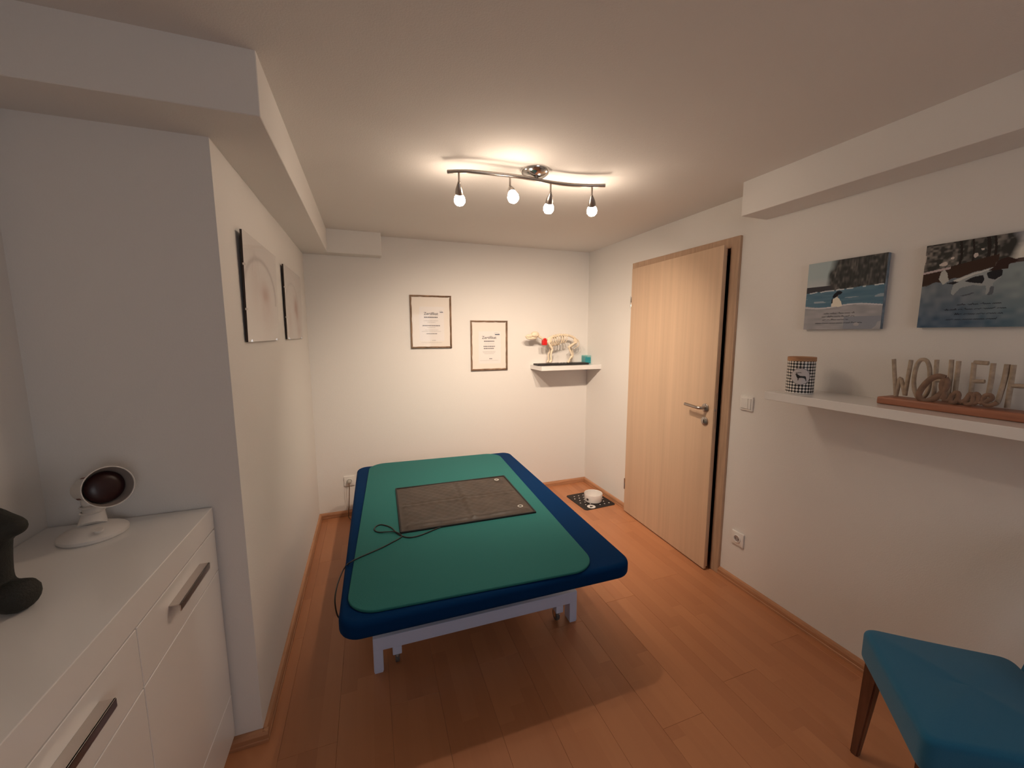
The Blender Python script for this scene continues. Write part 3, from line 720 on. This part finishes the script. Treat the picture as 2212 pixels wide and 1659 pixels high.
# ---------------------------------------------------------------- tin and letter sign on the right shelf
TC = Vector((1.862, 1.243, SH2+.0005)); TR, TH = .0535, .165
TIN = tag(empty('storage_tin', TC, math.atan2(-TC.y, -TC.x)), 'black and white checked tin with stag medallion on the long shelf', 'tin')
M = bpy.data.materials.new('checked_print'); M.use_nodes = True; N = M.node_tree.nodes; Lk = M.node_tree.links; bs = N['Principled BSDF']; bs.inputs['Roughness'].default_value = .4
tc = N.new('ShaderNodeTexCoord'); sp = N.new('ShaderNodeSeparateXYZ'); Lk.new(tc.outputs['Object'], sp.inputs[0])
def nm(op, a, b=0.0):
    n = N.new('ShaderNodeMath'); n.operation = op
    for i, v in enumerate((a, b)):
        if isinstance(v, (int, float)): n.inputs[i].default_value = v
        else: Lk.new(v, n.inputs[i])
    return n.outputs[0]
an = nm('ARCTAN2', sp.outputs['Y'], sp.outputs['X'])
su = nm('SINE', nm('MULTIPLY', an, 26.0)); sv = nm('SINE', nm('MULTIPLY', sp.outputs['Z'], 2*PI/.0138))
dots = nm('ADD', su, sv)
rp = N.new('ShaderNodeValToRGB'); e = rp.color_ramp.elements; e[0].position = .42; e[0].color = (.012, .012, .014, 1); e[1].position = .58; e[1].color = (.78, .74, .70, 1)
Lk.new(nm('ADD', nm('MULTIPLY', dots, .42), .45), rp.inputs[0]); Lk.new(rp.outputs[0], bs.inputs['Base Color']); MATS['checked_print'] = M
b = bm_(); lathe(b, [(0, 0), (TR, 0), (TR+.0006, .001), (TR+.0006, .003), (TR, .004), (TR, TH-.018)], 48, cap=False); obj('can_body', b, M, TIN, 40)
b = bm_(); lathe(b, [(0, .0005), (TR+.0004, .0005), (TR+.0012, .002), (TR+.0004, .0045)], 48, cap=False); obj('bottom_rim', b, PLAST, TIN, 40)
b = bm_(); lathe(b, [(TR, TH-.018), (TR+.0012, TH-.018), (TR+.0012, TH-.002), (TR-.0005, TH), (TR-.004, TH-.002), (0, TH-.003)], 48, cap=False); obj('wooden_lid', b, mat('lid_wood', (.42, .21, .10), .55, noise=(30, .15, (1, 1, 6))), TIN, 40)
def wrap(poly, r, th=.0004, n=1):
    t = bmesh.new()
    f = t.faces.new([t.verts.new((x, 0, z)) for x, z in poly]); bmesh.ops.triangulate(t, faces=[f]); bmesh.ops.subdivide_edges(t, edges=t.edges[:], cuts=3, use_grid_fill=True)
    for v in t.verts:
        a = v.co.x/TR; v.co = Vector((r*math.cos(a), r*math.sin(a), v.co.z))
    bmesh.ops.recalc_face_normals(t, faces=t.faces); return t
zc = .079
ov = lambda rx, rz: [(rx*math.cos(a), zc+rz*math.sin(a)) for a in np.linspace(0, 2*PI, 41)[:-1]]
obj('medallion_ring', wrap(ov(.0370, .0375), TR+.0005), mat('ring_grey', (.25, .22, .23), .5), TIN)
obj('medallion', wrap(ov(.0345, .035), TR+.0009), mat('medallion_white', (.62, .58, .58), .5), TIN)
# stag silhouette, traced in millimetres: x to the right, z up, centre of medallion at 0
stag = [(-20, 9), (-16.5, 12), (-13, 12), (-11.5, 9.5), (-9, 5), (-2, 3), (8, 2.5), (15, 3), (19, 1), (21, -5), (21, -12), (23, -20), (20.5, -20.5), (18, -12), (13, -7), (5, -5.5), (-2, -6), (-5.5, -8), (-6.5, -18), (-9, -18), (-9.5, -9), (-13, -4), (-16, 3), (-17, 6.5)]
obj('stag_print', wrap([(x*.001, zc+z*.001) for x, z in stag], TR+.0013), BLACK, TIN)
for tip in ([(-13, 12), (-10, 16), (-4, 17.5), (3, 17)], [(-14.5, 12), (-16, 15.5), (-18.5, 17)], [(-8, 16.5), (-8, 19)], [(-3, 17.5), (-2, 20)], [(-16, 15), (-14, 18)]):
    b = bm_(); P3 = []
    for x, z in smooth_path([(x, z, 0) for x, z in tip], 3) if False else tip:
        a = x*.001/TR; P3.append(((TR+.0013)*math.cos(a), (TR+.0013)*math.sin(a), zc+z*.001))
    tube(b, P3, .0008, 5, 3); obj('antler_print', b, BLACK, TIN)

G = tag(empty('letter_sign', (1.905, .75, SH2)), 'wooden letter sign WOHLFUHL Oase on a brown board on the long shelf', 'letter sign')
GO = Vector((1.905, .75, SH2))
b = box(bm_(), -.047, .047, -.26, .195, .0005, .028, .006, 3); obj('board', b, mat('brown_wood', (.34, .135, .075), .45, noise=(16, .25, (3, .3, 3))), G, 40)
drift = mat('driftwood', (.42, .33, .25), .7, noise=(60, .2)); rust = mat('carved_wood', (.20, .115, .075), .6, noise=(40, .25))
XL = 1.915
def gp(x, y, X): return px(1900+x/7.09, 760+y/7.09, 'X', X)-GO
ZBASE = .026
def letter(strokes, name='letter', X=XL, r=.0068, m_=None, flat=None):
    b = bm_()
    for s in strokes:
        q = [gp(x, y, X) for x, y in s]
        for v in q: v.z = max(v.z, ZBASE)
        tube(b, q, r, 8, 5, flat)
    obj(name, b, m_ or drift, G, 60)
letter([[(220, 110), (232, 380), (250, 680)], [(250, 680), (285, 530), (318, 405), (360, 520), (390, 670)], [(390, 670), (435, 400), (485, 125)]])
letter([[(770, 400), (765, 250), (725, 140), (650, 120), (590, 170), (545, 300), (525, 450), (540, 600), (600, 710), (690, 680), (750, 560), (772, 380)]])
letter([[(880, 120), (855, 420), (822, 730)], [(1105, 120), (1080, 400), (1040, 740)], [(850, 440), (1075, 440)]])
letter([[(1215, 140), (1185, 400), (1140, 760)], [(1140, 770), (1300, 790)]])
letter([[(1450, 165), (1420, 460), (1380, 800)], [(1450, 160), (1670, 175)], [(1425, 450), (1610, 455)]])
letter([[(1745, 175), (1710, 430), (1665, 690), (1700, 790), (1790, 790), (1850, 640), (1915, 420), (1960, 190)]])
letter([[(2055, 200), (2010, 500), (1950, 860)], [(2020, 520), (2330, 530)], [(2370, 210), (2330, 520), (2290, 900)]])
letter([[(2480, 220), (2440, 560), (2390, 930)], [(2390, 930), (2580, 950)]])
XO = 1.880
fx = ((1, 0, 0), .55)
letter([[(1010, 400), (900, 375), (780, 420), (660, 540), (600, 660), (640, 735), (740, 750), (880, 690), (985, 590), (1035, 480), (1000, 400)], [(1000, 420), (960, 520), (985, 660), (960, 730)]], 'script_letter', XO, .0098, rust, fx)
letter([[(960, 735), (1060, 740), (1110, 660), (1190, 620), (1215, 680), (1150, 770), (1090, 760), (1105, 690)], [(1210, 640), (1210, 740), (1270, 775)]], 'script_letter', XO, .0066, rust, fx)
letter([[(1265, 775), (1330, 720), (1390, 640), (1430, 690), (1420, 780), (1350, 800), (1300, 780)], [(1430, 800), (1500, 760), (1520, 680), (1480, 640), (1440, 670)]], 'script_letter', XO, .0066, rust, fx)
letter([[(1520, 790), (1620, 760), (1720, 720), (1700, 665), (1620, 670), (1580, 740), (1620, 810), (1720, 815), (1800, 770)]], 'script_letter', XO, .0066, rust, fx)

# ---------------------------------------------------------------- switch and sockets
def plate(name, loc, rz, label, cat):
    return tag(empty(name, loc, rz), label, cat)
SWI = plate('light_switch', (R, 1.622, 1.098), -PI/2, 'white square light switch beside the door frame', 'light switch')
XZ = Matrix.Rotation(PI/2, 4, 'X')
b = bm_(); prism(b, rrect(.081, .081, .004, 4), 0, .010, .002, 2, XZ); obj('cover_frame', b, PLAST, SWI, 40)
b = bm_(); box(b, -.030, .012, -.0145, -.009, -.029, .029, .001); obj('rocker', b, PLAST, SWI)
b = bm_(); box(b, .014, .030, -.0145, -.009, -.029, .029, .001); obj('rocker', b, PLAST, SWI)
def socket(loc, rz, label):
    o = plate('power_socket', loc, rz, label, 'power socket')
    b = bm_(); prism(b, rrect(.081, .081, .004, 4), 0, .010, .002, 2, XZ); cf = obj('cover_frame', b, PLAST, o, 40)
    b = bm_(); lathe(b, [(.0, .0102), (.0175, .0102), (.0185, .0115), (.0185, .0145), (.0225, .0145), (.0235, .0102)], 36, XZ, cap=False); obj('socket_well', b, PLAST, o, 40)
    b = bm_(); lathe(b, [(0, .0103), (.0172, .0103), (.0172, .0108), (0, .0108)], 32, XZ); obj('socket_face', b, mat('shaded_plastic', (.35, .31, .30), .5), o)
    for s in (-1, 1):
        b = bm_(); lathe(b, [(0, .0108), (.0028, .0108), (.0028, .0112), (0, .0112)], 12, Matrix.Translation((s*.0095, 0, 0)) @ XZ); obj('pin_hole', b, BLACK, o)
    return o
socket((R, 1.616, .286), -PI/2, 'white wall socket low on the right wall below the switch')
socket((-.193, B, .295), 0, 'white wall socket on the back wall behind the treatment table')
PC = tag(empty('table_power_cord', (-.193, B-.012, .295)), 'pale plug and cord hanging from the back wall socket', 'power cord')  # power cable of the treatment table, plugged in at the back wall
b = bm_(); lathe(b, [(0, 0), (.0165, 0), (.0165, .012), (.012, .03), (.006, .034), (0, .034)], 24, XZ); obj('plug', b, mat('grey_plug', (.45, .42, .38), .5), PC, 40)
b = bm_(); tube(b, [(0, -.03, -.004), (.0, -.045, -.03), (-.004, -.035, -.10), (-.01, -.03, -.18), (-.016, -.04, -.26), (-.008, -.07, -.288), (.1, -.3, -.289), (.35, -.7, -.289), (.5, -.75, -.21)], .0034, 8, 5); obj('cord', b, mat('brown_cord', (.16, .09, .05), .6), PC, 60)

# ---------------------------------------------------------------- sideboard
XF, ZT, YE, YN = -.511, .920, 1.518, .075
SB = tag(empty('sideboard', (XF, YE, 0)), 'long glossy white sideboard with drawers above doors along the left wall', 'sideboard')
XB = XN+.001-XF; DP = -(YE-YN)
b = bm_(); box(b, XB, -.02, DP, 0, .06, .848); obj('carcass', b, LACQ, SB)
b = bm_(); box(b, XB+.02, -.04, DP+.01, -.01, 0, .062); obj('plinth', b, LACQ, SB)
b = box(bm_(), XB, .0, DP, 0, .8475, ZT, .0018, 2); obj('top_board', b, LACQ, SB)
nb = 3; bwid = -DP/nb
dm = fm = hm = None
chromeh = mat('handle_metal', (.62, .57, .54), .28, 1)
for k in range(nb):
    ya, yb = -(k+1)*bwid+.0015, -k*bwid-.0015
    for nme, z0, z1 in (('drawer', .700, .844), ('door', .226, .6965), ('drawer', .065, .2225)):
        f = obj(nme, box(bm_(), -.021, 0, ya, yb, z0, z1, .0012, 1), LACQ, SB)
        if z0 > .69:
            h = empty('handle', (0, (ya+yb)/2, .790), 0, f)
            b = bm_(); box(b, .0, .026, -.100, .100, .006, .0095, .0006, 1); box(b, .0225, .026, -.100, .100, -.010, .0095, .0006, 1)
            h2 = obj('handle', b, chromeh, f); h2.location = h.location; bpy.data.objects.remove(h)

# infrared lamp
IB = px(204, 1156, 'Z', ZT)
IR = tag(empty('infrared_lamp', (IB.x, IB.y, ZT)), 'white infrared heat lamp with dark red lens on the sideboard', 'heat lamp')
IRW = mat('lamp_plastic', (.74, .70, .66), .35)
b = bm_(); 
lathe(b, [(0, 0), (.070, 0), (.074, .004), (.074, .012), (.068, .018), (.050, .026), (.035, .034), (0, .036)], 48, Matrix.Diagonal((1.0, 1.0, 1, 1)), cap=False); obj('base', b, IRW, IR, 40)
dep = (IB-CAM0).dot(CF)
def at(x, y, t): return CAM0+(CF+(x-W/2)/FPX*CR-(y-H/2)/FPX*CU)*t
hc = at(235.5, 1051, dep*.97)-Vector((IB.x, IB.y, ZT))     # centre of the lamp's rim
tocam = (CAM0-(hc+Vector((IB.x, IB.y, ZT)))).normalized()
face = (tocam+CR*.72+CU*.08).normalized()
Mh = Matrix.Translation(hc) @ frame_to(face) @ Matrix.Scale(.80, 4)
b = bm_(); rr = .0705
prof = [(.0, -.200), (.030, -.198), (.042, -.188), (.046, -.165), (.046, -.110), (.050, -.080), (.060, -.045), (.068, -.012), (rr, 0), (rr-.002, .001), (rr-.0035, -.001), (.064, -.014), (.057, -.042)]
lathe(b, prof, 48, Mh, cap=False); obj('housing', b, IRW, IR, 40)
b = bm_(); lathe(b, [(0, -.080), (.040, -.073), (.0555, -.042), (.0625, -.014), (rr-.0042, -.0005)], 48, Mh, cap=False); obj('reflector', b, mat('shaded_reflector', (.30, .26, .24), .5), IR, 60)  # dim light inside the housing is put into this grey-brown colour
b = bm_(); lathe(b, [(.018, -.074), (.034, -.060), (.050, -.040), (.0535, -.030), (.046, -.022), (.026, -.016), (0, -.014)], 40, Mh, cap=False); obj('red_bulb', b, mat('red_glass', (.022, .0035, .0045), .35), IR, 60)
b = bm_(); pv = Mh @ Vector((0, 0, -.140))
tube(b, [pv, pv+Vector((-.004, 0, -.05)), Vector((pv.x*.6, pv.y*.6, .06)), Vector((0, 0, .03))], [.026, .022, .024, .032], 16, 5); obj('neck', b, IRW, IR, 50)
for k in range(4):
    zz = .035+.016*k; t_ = zz/ (pv.z if pv.z else 1)
    b = bm_(); lathe(b, [(.0235, -.002), (.0275, 0), (.0235, .002)], 28, Matrix.Translation((pv.x*.75*t_, pv.y*.75*t_, zz)), cap=False); obj('neck_rib', b, IRW, IR, 40)
for a in (70, 110, 215, 250, 290, 325):
    ca, sa = math.cos(math.radians(a)), math.sin(math.radians(a))
    b = bm_(); box(b, -.004, .004, -.0012, .0015, -.016, .016, .001, 1, Mh @ Matrix.Translation((ca*.0455, sa*.0455, -.140)) @ Matrix.Rotation(math.radians(a-90), 4, 'Z')); obj('vent', b, mat('vent_red', (.16, .03, .02), .5), IR)
b = bm_(); lathe(b, [(0, 0), (.010, 0), (.010, .006), (0, .006)], 20, Matrix.Translation((.035, -.045, .028)) @ Matrix.Rotation(.25, 4, 'X')); obj('switch_knob', b, IRW, IR, 40)

# dark dog figurine
FG0 = px(0, 1318, 'Z', ZT)
FD = Vector((CR.x, CR.y, 0)).normalized()
sk_m = bpy.data.meshes.new('dog_figurine')
V = [(-.02, .125), (-.075, .118), (-.155, .105), (-.20, .085), (.000, .168), (.012, .192), (.045, .186), (.082, .183),      # chest belly rump tail, neck, head, snout
     (-.004, .07), (.0, .035), (.045, .034), (.072, .028), (-.17, .060), (-.175, .03), (-.13, .022), (-.26, .11), (-.025, .225)]
RAD = [.052, .050, .055, .035, .030, .034, .024, .018, .030, .034, .040, .030, .042, .034, .026, .010, .012]
ED = [(0, 1), (1, 2), (2, 3), (0, 4), (4, 5), (5, 6), (6, 7), (0, 8), (8, 9), (9, 10), (10, 11), (2, 12), (12, 13), (13, 14), (3, 15), (5, 16)]
co = []
for i, (a, z) in enumerate(V): co.append(Vector((FD.x*a, FD.y*a, max(z, .0))))
sk_m.from_pydata([tuple(c) for c in co], ED, [])
fo = bpy.data.objects.new('dog_figurine', sk_m); COL.objects.link(fo); fo.location = (FG0.x, FG0.y, ZT)
md = fo.modifiers.new('skin', 'SKIN')
for i, r in enumerate(RAD): sk_m.skin_vertices[0].data[i].radius = (r, r)
sk_m.skin_vertices[0].data[0].use_root = True
fo.modifiers.new('sub', 'SUBSURF').levels = 2
me = bpy.data.meshes.new_from_object(fo.evaluated_get(bpy.context.evaluated_depsgraph_get()))
bpy.data.objects.remove(fo)
zmin = min(v.co.z for v in me.vertices)
for v in me.vertices:
    v.co.z = max(v.co.z, .0005)
me.polygons.foreach_set('use_smooth', [True]*len(me.polygons))
FIG = link('dog_figurine', me, mat('dark_cast_stone', (.016, .016, .012), .75, bump=(220, .5))); FIG.location = (FG0.x, FG0.y, ZT)
tag(FIG, 'dark stone-like dog figurine on the sideboard, cut by the picture edge', 'figurine')

# ---------------------------------------------------------------- chair
CH = tag(empty('upholstered_chair', (1.60, .50, 0)), 'teal upholstered chair with tapered wooden legs by the right wall', 'chair')
CO = Vector((1.60, .50, 0))
A_, B_, C_, D_ = Vector((1.575, .768)), Vector((1.862, .520)), Vector((1.268, .462)), Vector((1.600, .240))
def rpoly(P, r, n=6):
    out = []
    for i in range(len(P)):
        p0, p1, p2 = P[i-1], P[i], P[(i+1) % len(P)]
        a = p1+(p0-p1).normalized()*r; c = p1+(p2-p1).normalized()*r
        for k in range(n+1):
            t = k/n; out.append((1-t)**2*a+2*t*(1-t)*p1+t*t*c)
    return out
teal = mat('teal_fabric', (.011, .125, .24), .85, bump=(700, .35), spec=.25, sheen=.2)
ol = rpoly([A_, C_, D_, B_], .035)
def cushion(poly, z0, z1, r, dome):
    t = bmesh.new(); cen_ = sum(poly, Vector((0, 0)))/len(poly); rings = []
    lv = [(r, z0)]+[(r*(1-math.sin(a)), z0+r*(1-math.cos(a))) for a in np.linspace(.3, PI/2, 5)]+[(r*(1-math.cos(a)), z1-r*(1-math.sin(a))) for a in np.linspace(0, PI/2, 7)]
    for f in (.12, .3, .55, .8): lv.append((r+f*.2, z1+dome*math.sin(f*PI/2)))
    for ins, z in lv:
        rings.append([t.verts.new((p.x-CO.x+(cen_-p).x*min(1, ins/(cen_-p).length), p.y-CO.y+(cen_-p).y*min(1, ins/(cen_-p).length), z)) for p in poly])
    n = len(poly)
    for a, c in zip(rings, rings[1:]):
        for k in range(n): t.faces.new((a[k], a[(k+1) % n], c[(k+1) % n], c[k]))
    top = t.verts.new((cen_.x-CO.x, cen_.y-CO.y, z1+dome)); t.faces.new(rings[0])
    for k in range(n): t.faces.new((rings[-1][k], rings[-1][(k+1) % n], top))
    bmesh.ops.recalc_face_normals(t, faces=t.faces); return t
dense = []
for k in range(len(ol)):
    p0, p1 = ol[k], ol[(k+1) % len(ol)]; m_ = max(1, int((p1-p0).length/.03))
    for q_ in range(m_): dense.append(p0+(p1-p0)*q_/m_)
obj('seat', cushion(dense, .372, .482, .022, .012), teal, CH, 60)
# backrest along B-D
nrm = Vector(((B_-D_).y, -(B_-D_).x)).normalized()
if nrm.dot(B_-A_) < 0: nrm = -nrm
t = bmesh.new(); q = []
Bx, Dx = B_+(B_-D_).normalized()*.005, D_
for z, o_ in ((.40, .0), (.88, .10)):
    for P_ in (Bx, Dx):
        for th in (0, .055): q.append(t.verts.new((P_.x-CO.x+nrm.x*(o_+th+.004), P_.y-CO.y+nrm.y*(o_+th+.004), z)))
for f in ((0, 1, 3, 2), (4, 6, 7, 5), (0, 4, 5, 1), (2, 3, 7, 6), (0, 2, 6, 4), (1, 5, 7, 3)): t.faces.new([q[i] for i in f])
bmesh.ops.recalc_face_normals(t, faces=t.faces); bmesh.ops.bevel(t, geom=t.edges[:], offset=.02, segments=4, affect='EDGES'); obj('backrest', t, teal, CH, 40)
walnut = mat('dark_wood_leg', (.14, .055, .030), .45, noise=(22, .25, (3, 3, .3)))
cen = (A_+B_+C_+D_)/4
for P_ in (A_, B_, C_, D_):
    out = (P_-cen).normalized()
    top = P_-out*.052; bot = P_-out*(.012 if P_ is not A_ else .026)
    t = bmesh.new(); rg = []
    for (pp, z, s) in ((bot, 0, .0115), (bot+(top-bot)*.55, .2, .0165), (top, .38, .021)):
        ax = Vector((out.x, out.y)); ay = Vector((-out.y, out.x))
        rg.append([t.verts.new((pp.x-CO.x+(ax*a+ay*c).x*s, pp.y-CO.y+(ax*a+ay*c).y*s, z)) for a, c in ((-1, -1), (1, -1), (1, 1), (-1, 1))])
    for a, c in zip(rg, rg[1:]):
        for k in range(4): t.faces.new((a[k], a[(k+1) % 4], c[(k+1) % 4], c[k]))
    t.faces.new(rg[0]); t.faces.new(rg[-1]); bmesh.ops.recalc_face_normals(t, faces=t.faces)
    bmesh.ops.bevel(t, geom=[e for e in t.edges if abs(e.verts[0].co.z-e.verts[1].co.z) > .05], offset=.004, segments=2, affect='EDGES'); obj('leg', t, walnut, CH)
